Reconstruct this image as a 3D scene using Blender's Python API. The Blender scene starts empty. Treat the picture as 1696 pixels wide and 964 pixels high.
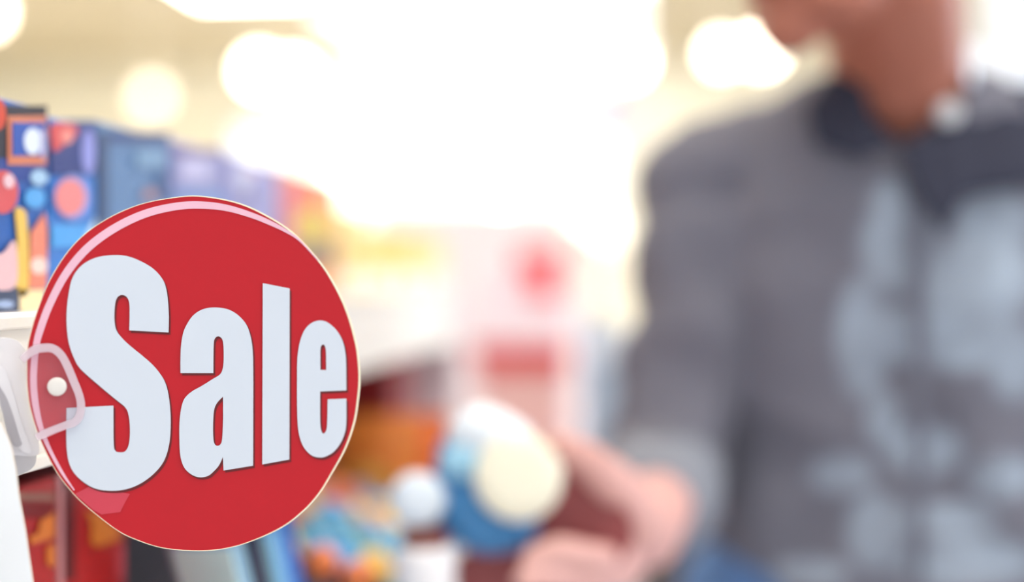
import bpy, bmesh, math, random
from mathutils import Vector, Matrix, noise
random.seed(7)
D = bpy.data
C = bpy.context.scene.collection
sc = bpy.context.scene
# ------------------------------------------------------------------ camera, world, exposure
CAMZ = 1.25
F = 1696*50/36.0
YAW = math.radians(6.105); PITCH = math.radians(-0.46)
cam = D.cameras.new('camera'); co = D.objects.new('camera', cam); C.objects.link(co)
cam.lens = 50; cam.sensor_width = 36; cam.clip_start = 0.02; cam.clip_end = 200
co.location = (0, 0, CAMZ); co.rotation_euler = (math.pi/2+PITCH, 0, YAW)
cam.dof.use_dof = True; cam.dof.focus_distance = 0.6
cam.dof.aperture_fstop = 50/(27.5); cam.dof.aperture_blades = 0
sc.camera = co
w = D.worlds.new('world'); sc.world = w; w.use_nodes = True
w.node_tree.nodes['Background'].inputs[0].default_value = (0.93, 0.96, 1.0, 1)
w.node_tree.nodes['Background'].inputs[1].default_value = 0.85
sc.view_settings.view_transform = 'Standard'; sc.view_settings.look = 'None'
sc.view_settings.gamma = 1; sc.view_settings.use_curve_mapping = False
sc.view_settings.exposure = 0.22
try: sc.cycles.use_denoising = True
except Exception: pass
RC = co.rotation_euler.to_matrix()
def ray(px, py): return RC @ Vector(((px-848)/F, (482-py)/F, -1))
def onx(px, py, x):                       # point of the plane X = x seen there
    r = ray(px, py); return Vector((0, 0, CAMZ)) + r*(x/r.x)
def atd(px, py, d): return Vector((0, 0, CAMZ)) + ray(px, py)*d
def yx(px, x): return onx(px, 463, x).y
# ------------------------------------------------------------------ helpers
def rgb(r, g, b):
    f = lambda c: (c/255/12.92) if c/255 <= 0.04045 else ((c/255+0.055)/1.055)**2.4
    return (f(r), f(g), f(b), 1)
MC = {}
def mat(name, col, rough=0.5, spec=0.5, emit=0, var=0.06, scale=60, metal=0, alpha=1, coat=0, bump=0):
    key = (name, col, rough, emit, alpha)
    if key in MC: return MC[key]
    m = D.materials.new(name); m.use_nodes = True; nt = m.node_tree
    b = nt.nodes['Principled BSDF']; c = rgb(*col)
    b.inputs['Roughness'].default_value = rough
    b.inputs['Specular IOR Level'].default_value = spec
    b.inputs['Metallic'].default_value = metal
    b.inputs['Coat Weight'].default_value = coat
    if alpha < 1: b.inputs['Alpha'].default_value = alpha
    if emit:
        b.inputs['Base Color'].default_value = c
        b.inputs['Emission Color'].default_value = c; b.inputs['Emission Strength'].default_value = emit
    else:
        tc = nt.nodes.new('ShaderNodeTexCoord'); n = nt.nodes.new('ShaderNodeTexNoise'); n.inputs['Scale'].default_value = scale
        n.inputs['Detail'].default_value = 3
        nt.links.new(tc.outputs['Object'], n.inputs['Vector'])
        mx = nt.nodes.new('ShaderNodeMix'); mx.data_type = 'RGBA'
        mx.inputs[6].default_value = tuple(x*(1-var) for x in c[:3])+(1,)
        mx.inputs[7].default_value = tuple(min(1, x*(1+var)) for x in c[:3])+(1,)
        nt.links.new(n.outputs['Fac'], mx.inputs[0]); nt.links.new(mx.outputs[2], b.inputs['Base Color'])
        if bump:
            bp = nt.nodes.new('ShaderNodeBump'); bp.inputs['Strength'].default_value = bump; bp.inputs['Distance'].default_value = 0.002
            nt.links.new(n.outputs['Fac'], bp.inputs['Height']); nt.links.new(bp.outputs['Normal'], b.inputs['Normal'])
    MC[key] = m; return m
def wloc(o):
    v = Vector((0, 0, 0))
    while o: v = v + o.location; o = o.parent
    return v
def addobj(name, me, m=None, parent=None, smooth=False):
    o = D.objects.new(name, me); C.objects.link(o)
    if parent is not None:
        o.parent = parent
        off = wloc(parent)
        me.transform(Matrix.Translation(-off))
    if m is not None:
        me.materials.clear(); me.materials.append(m)
    if smooth: me.polygons.foreach_set('use_smooth', [True]*len(me.polygons))
    return o
def tag(o, label, cat, group=None, kind=None):
    o['label'] = label; o['category'] = cat
    if group: o['group'] = group
    if kind: o['kind'] = kind
    return o
def empty(name, loc, label, cat, group=None):
    o = D.objects.new(name, None); C.objects.link(o); o.location = loc; o.empty_display_size = 0.02
    return tag(o, label, cat, group)
def recenter(o):                          # top-level single mesh: origin to its base
    vs = [v.co for v in o.data.vertices]
    c = Vector(((min(v.x for v in vs)+max(v.x for v in vs))/2, (min(v.y for v in vs)+max(v.y for v in vs))/2, min(v.z for v in vs)))
    o.data.transform(Matrix.Translation(-c)); o.location = c
    return o
def pyd(verts, faces):
    me = D.meshes.new('m'); me.from_pydata([tuple(v) for v in verts], [], faces)
    bm = bmesh.new(); bm.from_mesh(me); bmesh.ops.recalc_face_normals(bm, faces=bm.faces[:]); bm.to_mesh(me); bm.free()
    return me
def box_me(x0, x1, y0, y1, z0, z1, bev=0):
    bm = bmesh.new(); bmesh.ops.create_cube(bm, size=1)
    for v in bm.verts: v.co = Vector(((x0+x1)/2+v.co.x*(x1-x0), (y0+y1)/2+v.co.y*(y1-y0), (z0+z1)/2+v.co.z*(z1-z0)))
    if bev: bmesh.ops.bevel(bm, geom=bm.edges[:]+bm.verts[:], offset=bev, segments=2, profile=0.5, affect='EDGES')
    me = D.meshes.new('m'); bm.to_mesh(me); bm.free(); return me
def box(name, x0, x1, y0, y1, z0, z1, m, parent=None, bev=0):
    return addobj(name, box_me(x0, x1, y0, y1, z0, z1, bev), m, parent)
def lathe(prof, n=32, M=None):            # prof (r, z)
    vs, fs = [], []
    for r, z in prof:
        for k in range(n):
            a = 2*math.pi*k/n; vs.append(Vector((r*math.cos(a), r*math.sin(a), z)))
    for i in range(len(prof)-1):
        for k in range(n): fs.append((i*n+k, i*n+(k+1) % n, (i+1)*n+(k+1) % n, (i+1)*n+k))
    fs.append(tuple(range(n))); fs.append(tuple((len(prof)-1)*n+k for k in range(n)))
    if M is not None: vs = [M @ v for v in vs]
    return pyd(vs, fs)
def frame(o, u, v, n):
    M = Matrix((u, v, n)).transposed().to_4x4(); M.translation = o; return M
def fill(splines, M, t):                  # filled 2-D outlines with thickness t, front at +t
    cu = D.curves.new('c', 'CURVE'); cu.dimensions = '2D'; cu.fill_mode = 'BOTH'; cu.extrude = t/2
    for pts in splines:
        s = cu.splines.new('POLY'); s.points.add(len(pts)-1)
        for i, p in enumerate(pts): s.points[i].co = (p[0], p[1], 0, 1)
        s.use_cyclic_u = True
    o = D.objects.new('t', cu); C.objects.link(o)
    bpy.context.view_layer.update()
    me = D.meshes.new_from_object(o.evaluated_get(bpy.context.evaluated_depsgraph_get()))
    D.objects.remove(o); D.curves.remove(cu)
    me.transform(M @ Matrix.Translation((0, 0, t/2)))
    return me
def smooth_pts(pts, sub=6):               # closed outline; (x, y, 1) marks a corner
    n = len(pts); out = []
    for i in range(n):
        p1, p2 = pts[i], pts[(i+1) % n]
        p0 = p1 if len(p1) > 2 else pts[i-1]; p3 = p2 if len(p2) > 2 else pts[(i+2) % n]
        for k in range(sub):
            t = k/sub
            out.append(tuple(0.5*((2*p1[j])+(-p0[j]+p2[j])*t+(2*p0[j]-5*p1[j]+4*p2[j]-p3[j])*t*t+(-p0[j]+3*p1[j]-3*p2[j]+p3[j])*t**3) for j in (0, 1)))
    return out
def smooth_open(pts, sub=6):
    out = []; n = len(pts)
    for i in range(n-1):
        p1, p2 = pts[i], pts[i+1]; p0 = pts[max(i-1, 0)]; p3 = pts[min(i+2, n-1)]
        for k in range(sub):
            t = k/sub
            out.append(tuple(0.5*((2*p1[j])+(-p0[j]+p2[j])*t+(2*p0[j]-5*p1[j]+4*p2[j]-p3[j])*t*t+(-p0[j]+3*p1[j]-3*p2[j]+p3[j])*t**3) for j in range(len(p1))))
    out.append(pts[-1]); return out
def band(path):                           # (x, y, width) -> outline
    L, R = [], []
    for i, p in enumerate(path):
        a = path[max(i-1, 0)]; b = path[min(i+1, len(path)-1)]
        dx, dy = b[0]-a[0], b[1]-a[1]; l = math.hypot(dx, dy) or 1
        nx, ny = -dy/l, dx/l
        L.append((p[0]+nx*p[2]/2, p[1]+ny*p[2]/2)); R.append((p[0]-nx*p[2]/2, p[1]-ny*p[2]/2))
    return L+R[::-1]
def ell(cx, cy, rx, ry, n=28, rot=0):
    r = math.radians(rot)
    return [(cx+rx*math.cos(a)*math.cos(r)-ry*math.sin(a)*math.sin(r), cy+rx*math.cos(a)*math.sin(r)+ry*math.sin(a)*math.cos(r)) for a in (2*math.pi*k/n for k in range(n))]
def rect(x0, y0, x1, y1): return [(x0, y0), (x1, y0), (x1, y1), (x0, y1)]
def tube(path, r, n=10, closed=False):
    vs, fs = [], []
    for i, p in enumerate(path):
        a = Vector(path[max(i-1, 0)]); b = Vector(path[min(i+1, len(path)-1)])
        t = (b-a).normalized(); u = t.orthogonal().normalized()
        if i and abs(t.dot(pu)) < 0.99: u = (pu-t*t.dot(pu)).normalized()
        pu = u; v = t.cross(u); rr = r[i] if isinstance(r, (list, tuple)) else r
        for k in range(n): vs.append(Vector(p)+(u*math.cos(2*math.pi*k/n)+v*math.sin(2*math.pi*k/n))*rr)
    for i in range(len(path)-1):
        for k in range(n): fs.append((i*n+k, i*n+(k+1) % n, (i+1)*n+(k+1) % n, (i+1)*n+k))
    fs.append(tuple(range(n))); fs.append(tuple((len(path)-1)*n+k for k in range(n)))
    return pyd(vs, fs)
def struct(o): o['kind'] = 'structure'; return o

# ------------------------------------------------------------------ the room
FARY = 14.0; CEIL = 3.4
m_floor = mat('floor_tile', (198, 198, 204), 0.25, 0.5, scale=3)
m_ceil = mat('ceiling_paint', (210, 196, 166), 0.9, scale=2)
m_cream = mat('cream_wall_paint', (254, 246, 226), 0.9, scale=2)
m_white = mat('white_enamel', (238, 238, 240), 0.35)
struct(box('floor', -7.2, 7.2, -3, FARY+0.2, -0.1, 0, m_floor))
struct(box('ceiling', -7.2, 7.2, -1.0, FARY+0.2, CEIL, CEIL+0.1, m_ceil))
struct(box('wall_left', -7.2, -7.0, -3, FARY, 0, CEIL, m_cream))
struct(box('wall_right', 7.0, 7.2, -3, FARY, 0, CEIL, m_cream))
struct(box('wall_far', -7.0, 7.0, FARY, FARY+0.2, 0, CEIL, m_cream))
struct(box('baseboard_far', -7.0, 7.0, FARY-0.03, FARY, 0, 0.12, m_white))
# shop-front windows in the far wall, daylight behind frosted panes
def window(name, x0, x1, z0, z1, nx, nz, col, e):
    fr = box(name, x0-.06, x1+.06, FARY-.05, FARY-.005, z0-.06, z1+.06, mat('window_and_fill_frame', (235, 235, 235), .5)); struct(fr)
    me = D.meshes.new('pane')
    mp = mat('bright_pane_'+name, col, .4, emit=e)
    dx = (x1-x0)/nx; dz = (z1-z0)/nz
    for i in range(nx):
        for j in range(nz):
            p = box('pane', x0+i*dx+.02, x0+(i+1)*dx-.02, FARY-.065, FARY-.048, z0+j*dz+.02, z0+(j+1)*dz-.02, mp, fr)
def X14(px): return (px-1100)/F*FARY
def Z14(py): return CAMZ+(463-py)/F*FARY
window('window_1', X14(470), X14(1010), Z14(395), Z14(112), 4, 2, (255, 251, 238), 1.35)
window('window_3', X14(385), X14(452), Z14(300), Z14(205), 1, 1, (226, 236, 250), 1.1)
window('window_2', X14(1480), X14(1900), Z14(420), Z14(105), 3, 2, (214, 226, 246), 0.95)
# unseen glowing panels added on the right wall to light rail and boxes
side_fill = struct(box('side_fill_light', 6.93, 6.995, -.5, 9.5, .9, 3.1, mat('window_and_fill_frame', (235, 235, 235), .5)))
for i in range(5):
    box('pane', 6.915, 6.93, -.44+i*1.99, 1.47+i*1.99, .96, 3.04, mat('side_fill_pane', (226, 236, 255), .4, emit=4.5), side_fill)
# pale round-edged pillar behind the shopper
struct(box('trim_1', 1.42, 2.1, 6.0, 6.6, 0, CEIL, mat('bluish_white_pillar', (206, 216, 232), .6), None, .02))
# ceiling troffers: flat lit panels
def troffer(x, y, lab, e=5.0, sx=.6, sy=1.2, col=(255, 250, 241)):
    t = empty('ceiling_light', (x, y, CEIL-.04), lab, 'ceiling light', 'ceiling light panels above the aisle')
    box('light_frame', x-sx/2, x+sx/2, y-sy/2, y+sy/2, CEIL-.04, CEIL, m_white, t)
    box('diffuser', x-sx/2+.03, x+sx/2-.03, y-sy/2+.03, y+sy/2-.03, CEIL-.05, CEIL-.041, mat('lit_diffuser', col, .5, emit=e), t)
for y, d in ((11.3, 'nearer row'), (13.0, 'farther row')):
    for x, s in ((-2.35, 'left'), (-1.45, 'middle'), (-.55, 'right')):
        troffer(x, y, 'warm white ceiling light panel at the top of the photo, %s, %s of three' % (d, s), 2.6, .75, 1.2)
for y, d, e in ((.2, 'over the round red sign', 9), (2.6, 'over the shopper', 9), (5.2, 'in the second row beyond the shopper', 8), (7.6, 'in the third row beyond the shopper', 8), (9.6, 'just above the top edge of the photo', 7)):
    for x, sd in ((-5.4, 'far left'), (-3.0, 'left'), (-.5, 'middle'), (1.1, 'right'), (3.6, 'far right')):
        if y < 3 and abs(x) > 2: continue
        troffer(x, y, 'added unseen ceiling light panel %s, %s one' % (d, sd), e*(2.3 if x < -2 and y > 5 else 1), .8, 1.2)  # panels out of view, added to brighten shelf goods and far wall
# globe pendants
m_globe = lambda e, c=(255, 246, 226): mat('glowing_globe', c, .4, emit=e)
m_cord = mat('pale_cord', (230, 222, 205), .6)
def globe(px, py, d, r, lab, e=6.0):
    p = atd(px, py, d)
    t = empty('pendant_lamp', (p.x, p.y, p.z), lab, 'pendant lamp', 'round pendant lamps')
    me = lathe([(0.02*r, -r)]+[(r*math.sin(a), -r*math.cos(a)) for a in [math.pi*k/14 for k in range(1, 14)]]+[(0.02*r, r)], 24, Matrix.Translation(p))
    addobj('globe', me, m_globe(e), t, True)
    addobj('cord', tube([p+Vector((0, 0, r)), Vector((p.x, p.y, CEIL))], .006, 6), m_cord, t)
    addobj('ceiling_rose', lathe([(.05, CEIL-.03), (.06, CEIL-.01), (.06, CEIL)], 16, Matrix.Translation((p.x, p.y, 0))), m_white, t, False)
globe(1041, 102, 9.0, .075, 'round pendant lamp glowing left of the shopper\'s collar', 14)
globe(430, 118, 9.5, .09, 'round pendant lamp, left one of the touching pair above the purple boxes', 12)
globe(487, 122, 9.6, .08, 'round pendant lamp, right one of the touching pair above the purple boxes', 12)
globe(250, 160, 10.5, .085, 'faint round pendant lamp above the steel blue box', 1.7)
globe(-25, 20, 8.0, .08, 'round pendant lamp cut off at the upper left corner', 10)
globe(1195, 88, 9.2, .07, 'round pendant lamp, left one of the pair by the shopper\'s jaw', 10)
globe(1262, 82, 9.2, .085, 'round pendant lamp, right one of the pair by the shopper\'s jaw', 12)
globe(566, 266, 9.0, .07, 'low round pendant lamp above the orange and yellow box', 12)
globe(830, 312, 9.0, .085, 'low round pendant lamp in front of the bright window', 10)
globe(975, 385, 9.0, .17, 'lowest and largest pendant lamp, right of the window', 2.6)

# ------------------------------------------------------------------ near shelf unit on the left
XF = -.31                                # plane of the product fronts
YE = yx(742, -.28)
ZT = CAMZ-.0156                        # shelf sheet just under the goods
ZS = CAMZ-.015                            # top shelf level
su = empty('shelf_unit', (-.5, 1.1, 0), 'white shop shelf unit along the left of the aisle', 'shelf unit')
box('shelf', -.72, -.282, .2, YE, ZS-.02, ZT, m_white, su)
m_rail = mat('white_price_rail', (240, 236, 232), .3)
pr = box('price_rail', -.281, -.275, .2, YE, CAMZ-.083, ZS+.001, m_rail, su, .001)
box('rail_lip', -.2745, -.271, .2, YE, CAMZ-.083, CAMZ-.077, m_rail, pr, .001)
box('rail_lip', -.2745, -.271, .2, YE, ZS-.006, ZS, m_rail, pr, .001)
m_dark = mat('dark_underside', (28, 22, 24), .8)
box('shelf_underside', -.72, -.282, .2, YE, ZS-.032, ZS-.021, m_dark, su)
box('back_panel', -.74, -.721, .2, YE, .05, CAMZ+.03, mat('grey_back_panel', (120, 110, 112), .7), su)
box('end_panel', -.74, -.27, YE+.001, YE+.03, .05, CAMZ-.01, mat('pinkish_white_panel', (232, 214, 220), .5), su)
box('base_plinth', -.74, -.2, .2, YE, 0, .05, mat('grey_plinth', (90, 88, 92), .6), su)
ZL = CAMZ-.30                             # lower shelf level, which reaches farther out
box('shelf', -.72, -.141, .2, YE, ZL-.02, ZL-.0006, m_white, su)
box('shelf', -.72, -.15, .2, YE, .45, .47, m_white, su)
box('price_rail', -.140, -.135, .2, YE, ZL-.05, ZL+.004, m_rail, su, .001)

def print_on(name, poly, x, col, parent, rough=.35, t=.0004):
    """flat printed shape on a face that looks into the aisle"""
    pts = [onx(px, py, x) for px, py in poly]
    M = frame(Vector((x, 0, 0)), Vector((0, 1, 0)), Vector((0, 0, 1)), Vector((1, 0, 0)))
    return addobj(name, fill([[(p.y, p.z) for p in pts]], M, t), mat('print_'+name, col, rough, scale=200), parent)
def carton(name, lab, cat, px0, px1, ztop, col, z0=ZS, x=XF, dep=.09, group=None, bev=.0012, rough=.35):
    y0, y1 = yx(px0, x), yx(px1, x)
    r = empty(name, (x-dep/2, (y0+y1)/2, z0), lab, cat, group)
    b = box('carton', x-dep, x, y0, y1, z0, ztop, mat('carton_print', col, rough, scale=150), r, bev)
    box('lid_flap', x-dep+.004, x-.004, y0+.003, y1-.003, ztop, ztop+.0006, mat('carton_lid', tuple(int(c*.8) for c in col), .5), r)
    return r
GT = 'cartons on the top shelf'
def ztop(px, py, x=XF): return onx(px, py, x).z
# 1 navy carton with framed picture
b1 = carton('toy_box', 'navy box with orange framed picture, nearest on the top shelf', 'box', -90, 77, ztop(40, 172), (38, 92, 170), group=GT)
x1 = XF+.0006
print_on('dark_header', rect(-90, 175, 77, 262), x1, (24, 24, 42), b1)
print_on('blue_band', rect(-90, 262, 77, 300), x1, (26, 60, 140), b1)
print_on('orange_corner', ell(-4, 190, 13, 26), x1+.0005, (200, 60, 30), b1)
fp = print_on('picture_frame', rect(12, 192, 76, 273), x1+.0005, (205, 120, 85), b1)
print_on('picture', rect(20, 203, 74, 258), x1+.001, (32, 78, 170), fp)
print_on('figure', ell(54, 234, 15, 22), x1+.0015, (215, 225, 240), fp)
print_on('figure', ell(71, 238, 5, 24), x1+.0015, (180, 180, 225), fp)
print_on('red_ball', ell(4, 318, 25, 36), x1+.0005, (205, 80, 85), b1)
print_on('ball_highlight', ell(14, 300, 9, 12), x1+.001, (225, 190, 200), b1)
print_on('pale_spot', ell(64, 294, 14, 13), x1+.0005, (160, 195, 225), b1)
print_on('sky_spot', ell(57, 328, 17, 17), x1+.0005, (80, 160, 225), b1)
print_on('yellow_strip', smooth_pts([(24, 350), (34, 345), (44, 365), (46, 480), (26, 480), (28, 400)], 4), x1+.0005, (225, 185, 85), b1)
print_on('salmon_figure', [(50, 385), (74, 352), (77, 380), (77, 478), (48, 478)], x1+.0007, (225, 130, 105), b1)
print_on('cream_spot', ell(64, 440, 14, 14), x1+.0012, (240, 205, 195), b1)
print_on('pink_field', smooth_pts([(-20, 430), (5, 418), (24, 400), (25, 474), (-20, 474)], 4), x1+.0008, (220, 180, 185), b1)
print_on('dark_foot', rect(-60, 476, 30, 517), x1+.0005, (52, 66, 96), b1)
print_on('foot_marks', ell(8, 504, 14, 7), x1+.001, (150, 170, 205), b1)
print_on('cream_foot', rect(32, 480, 75, 516), x1+.0005, (245, 222, 170), b1)
# 2
b2 = carton('toy_box', 'blue box with pink round fruit picture, second from the left', 'box', 82, 159, ztop(120, 203), (48, 118, 200), group=GT)
print_on('dark_header', rect(83, 205, 158, 290), x1, (30, 50, 120), b2)
print_on('red_figure', smooth_pts([(85, 207), (122, 206), (126, 222), (105, 240), (88, 250)], 4), x1+.0005, (205, 75, 80), b2)
print_on('pink_highlight', ell(110, 226, 11, 12), x1+.001, (230, 140, 130), b2)
print_on('lavender_figure', ell(146, 252, 11, 38), x1+.0005, (140, 145, 215), b2)
print_on('round_rim', ell(118, 327, 31, 37), x1+.0005, (130, 150, 220), b2)
print_on('pink_ball', ell(116, 327, 25, 31), x1+.001, (225, 130, 130), b2)
print_on('blue_field', rect(84, 372, 158, 410), x1+.0005, (70, 155, 225), b2)
print_on('white_slash', [(128, 420), (158, 360), (158, 410), (146, 440)], x1+.001, (205, 225, 240), b2)
# 3
b3 = carton('toy_box', 'steel blue box with dark top band, third from the left', 'box', 162, 281, ztop(220, 216), (84, 122, 168), group=GT)
print_on('dark_edge', rect(163, 220, 180, 440), x1, (48, 76, 118), b3)
print_on('dark_band', rect(180, 220, 280, 236), x1, (36, 62, 120), b3)
print_on('pale_panel', rect(225, 250, 272, 276), x1+.0005, (118, 155, 190), b3)
print_on('dark_panel', rect(262, 282, 279, 330), x1+.0005, (52, 88, 142), b3)
print_on('brown_mark', ell(248, 322, 12, 10), x1+.0005, (165, 130, 140), b3)
# 4, 5
b4 = carton('toy_box', 'lavender box with pale rectangular label, right of the steel blue box', 'box', 285, 372, ztop(330, 243), (140, 142, 192), group=GT)
print_on('plum_header', rect(287, 246, 371, 256), x1, (116, 92, 140), b4)
print_on('pale_label', rect(298, 262, 346, 298), x1+.0005, (190, 188, 226), b4)
print_on('blue_foot', rect(287, 315, 371, 400), x1, (110, 140, 198), b4)
b5 = carton('toy_box', 'lavender box with pale diamond and grey pink top, behind the sign\'s rim', 'box', 376, 462, ztop(420, 268), (150, 150, 205), group=GT)
print_on('pale_diamond', [(385, 292), (402, 268), (418, 292), (400, 325)], x1+.0005, (205, 208, 235), b5)
print_on('rose_header', rect(396, 274, 430, 286), x1, (190, 140, 165), b5)
print_on('dark_triangle', [(400, 335), (414, 300), (424, 335)], x1+.0007, (112, 112, 165), b5)
# 6 orange / yellow
b6 = carton('snack_box', 'orange and yellow box with pink edge, above the sign\'s right shoulder', 'box', 468, 560, ztop(510, 292), (238, 150, 78), group=GT)
print_on('pink_edge', rect(468, 294, 484, 440), x1, (232, 130, 160), b6)
print_on('red_top', rect(484, 294, 520, 345), x1+.0002, (232, 105, 62), b6)
print_on('yellow_field', ell(520, 375, 34, 28), x1+.0005, (222, 190, 50), b6)
print_on('olive_foot', rect(486, 402, 558, 440), x1+.0002, (112, 96, 78), b6)
# yellow boxes further along
for i, (a, b, py, lab, c) in enumerate(((563, 604, 352, 'tall pale yellow box right of the orange and yellow box', (250, 222, 140)),
        (607, 650, 382, 'yellow box in the middle of the yellow row on the top shelf', (250, 214, 118)),
        (653, 694, 385, 'amber yellow box beyond the middle yellow box', (246, 204, 104)),
        (697, 735, 392, 'farthest pale yellow box on the top shelf', (250, 226, 160)))):
    y = carton('yellow_box', lab, 'box', a, b, ztop((a+b)/2, py), c, group='yellow boxes at the far end of the top shelf')
    print_on('white_foot', rect(a+3, 452, b-3, 480), x1, (244, 240, 236), y)
    print_on('label_spot', ell((a+b)/2, 415, (b-a)*.3, 16), x1, (244, 190, 84), y)

# ------------------------------------------------------------------ lower shelf goods
m_red = (176, 30, 28)
def redbox(lab, a, b, x, py):
    r = carton('red_box', lab, 'box', a, b, ztop((a+b)/2, py, x), m_red, ZL, x, .08, 'red boxes under the top shelf')
    return r
r1 = redbox('red box with orange lettering strokes beside the white card, lower shelf', -60, 91, XF, 812)
xr = XF+.0006
print_on('lit_top_strip', rect(-60, 816, 90, 830), xr, (150, 95, 80), r1)  # lit box top painted as a brown strip on the front
print_on('letter_stroke', [(48, 888), (62, 884), (66, 862), (84, 852), (90, 848), (90, 890), (64, 898), (50, 902)], xr+.0003, (222, 120, 40), r1)
print_on('letter_stroke', [(77, 904), (90, 902), (90, 936), (84, 940), (77, 932)], xr+.0003, (222, 120, 40), r1)
print_on('dark_field', rect(-60, 832, 88, 858), xr, (128, 22, 20), r1)
r2 = redbox('red box with orange emblem, half behind the sign\'s lower left edge', 104, 206, XF, 802)
print_on('dark_side', rect(105, 806, 124, 960), xr, (98, 18, 18), r2)
print_on('orange_emblem', [(142, 846), (165, 850), (202, 882), (198, 892), (160, 906), (150, 898), (152, 870)], xr+.0003, (222, 125, 42), r2)
print_on('pink_edge', rect(193, 905, 205, 960), xr, (210, 80, 90), r2)
box('divider', XF-.08, XF+.0008, yx(93, XF), yx(102, XF), ZL+.0005, CAMZ-.1, mat('pale_rose_divider', (196, 130, 132), .3), su)
# leaning blue packets
packs = []
def packet(y, x, lab, col, col2, zt):
    L, W, T = zt, .045, .010
    r = empty('foil_packet', (x-.022, y, ZL), lab, 'packet', 'blue striped packets leaning on the lower shelf')
    vs, fs = [], []
    nu, nv = 8, 8
    ca, sa = math.cos(math.radians(56)), math.sin(math.radians(56))
    for s in (1, -1):
        for i in range(nu+1):
            for j in range(nv+1):
                u, v = i/nu, j/nv
                b = T*s*min(1, 4*min(u, 1-u))*min(1, 5*min(v, 1-v))*(.8+.2*math.sin(7*u+3*v+y*30))
                # width runs along X, length leans along Y/Z
                vs.append(Vector((x-W+W*u, y+(-ca)*(L*v-L)*1+b*sa*-1, ZL+.004+sa*L*v*1-b*ca*0+abs(b)*.1)))
    n = (nu+1)*(nv+1)
    for s in (0, 1):
        for i in range(nu):
            for j in range(nv):
                a = s*n+i*(nv+1)+j; fs.append((a, a+1, a+nv+2, a+nv+1))
    me = pyd(vs, fs); addobj('pouch', me, mat('foil_packet', col, .25, spec=.8, scale=40), r, True)
    p = lambda u, v: Vector((x-W+W*u, y-ca*(L*v-L)-T*sa*1.15, ZL+.006+sa*L*v))
    quad = [p(.12, .1), p(.88, .1), p(.88, .86), p(.12, .86)]
    q2 = [v+Vector((0, .003, 0)) for v in quad]
    addobj('label_panel', pyd(quad+q2, [(0, 1, 2, 3), (7, 6, 5, 4), (0, 1, 5, 4), (1, 2, 6, 5), (2, 3, 7, 6), (3, 0, 4, 7)]), mat('packet_label', tuple(min(255, int(c*1.06)) for c in col2), .3), r)
    box('seal_strip', x-W, x, y-.002, y+.002, ZL+.004+sa*L-.004, ZL+.004+sa*L+.008, mat('packet_seal', (30, 40, 60), .4), r)
for i, (yy, c, c2, lab) in enumerate(((.715, (24, 26, 34), (20, 22, 30), 'black packet leaning lowest beside the red emblem box'),
        (.765, (170, 215, 245), (205, 235, 255), 'palest blue packet leaning under the sign, nearest of the blue ones'),
        (.80, (26, 40, 80), (22, 34, 60), 'dark navy packet leaning right behind the palest blue packet'),
        (.84, (130, 200, 250), (165, 220, 255), 'sky blue packet leaning under the sign, between two navy ones'),
        (.872, (50, 110, 200), (70, 140, 225), 'brighter navy packet leaning last before the tray of foil balls'))):
    packet(yy, -.235, lab, c, c2, .15 if i == 0 else .205-.004*i)
# tray of foil balls: a sloping clear tray
TX0, TX1, TY0, TY1 = -.40, -.175, 1.0, 1.28
zb, zf = CAMZ-.150, CAMZ-.235
tr = empty('sloping_tray', ((TX0+TX1)/2, (TY0+TY1)/2, ZL), 'sloping grey tray holding coloured foil balls on the lower shelf', 'tray')
m_tray = mat('grey_tray', (120, 118, 128), .4)
me = pyd([(TX0, TY0, ZL), (TX1, TY0, ZL), (TX1, TY1, ZL), (TX0, TY1, ZL), (TX0, TY0, zb-.016), (TX1, TY0, zf-.016), (TX1, TY1, zf-.016), (TX0, TY1, zb-.016)],
         [(0, 1, 2, 3), (4, 5, 6, 7), (0, 1, 5, 4), (1, 2, 6, 5), (2, 3, 7, 6), (3, 0, 4, 7)])
addobj('tray_base', me, m_tray, tr)
box('tray_lip', TX1, TX1+.003, TY0, TY1, ZL, zf+.004, mat('clear_grey_lip', (190, 196, 205), .2), tr)
rb = .0135
ORD = ['nearest', 'second', 'third', 'fourth', 'fifth', 'sixth', 'seventh', 'eighth', 'ninth', 'tenth', 'eleventh', 'twelfth', 'thirteenth', 'fourteenth', 'fifteenth', 'sixteenth', 'seventeenth', 'eighteenth', 'nineteenth', 'twentieth', 'twenty-first', 'twenty-second', 'twenty-third', 'twenty-fourth', 'twenty-fifth']
ball_me = {}
cols = {'blue': (70, 170, 235), 'orange': (250, 135, 70), 'teal': (96, 160, 170), 'yellow': (250, 204, 84), 'coral': (236, 106, 84), 'mauve': (160, 120, 160)}
for k, c in cols.items():
    bm = bmesh.new(); bmesh.ops.create_icosphere(bm, subdivisions=2, radius=rb)
    for v in bm.verts: v.co *= 1+.05*noise.noise(v.co*220)
    # twisted foil tail
    me = D.meshes.new('foil_ball'); bm.to_mesh(me); bm.free()
    me.polygons.foreach_set('use_smooth', [True]*len(me.polygons))
    me.materials.append(mat('foil_'+k, c, .3, spec=.7, scale=150, bump=.3)); ball_me[k] = me
row = 0; y = TY0+rb
first = True
seq = ['blue', 'orange', 'yellow', 'blue', 'coral', 'teal', 'orange', 'mauve', 'blue', 'yellow', 'orange', 'teal']
cnt = 0
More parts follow.
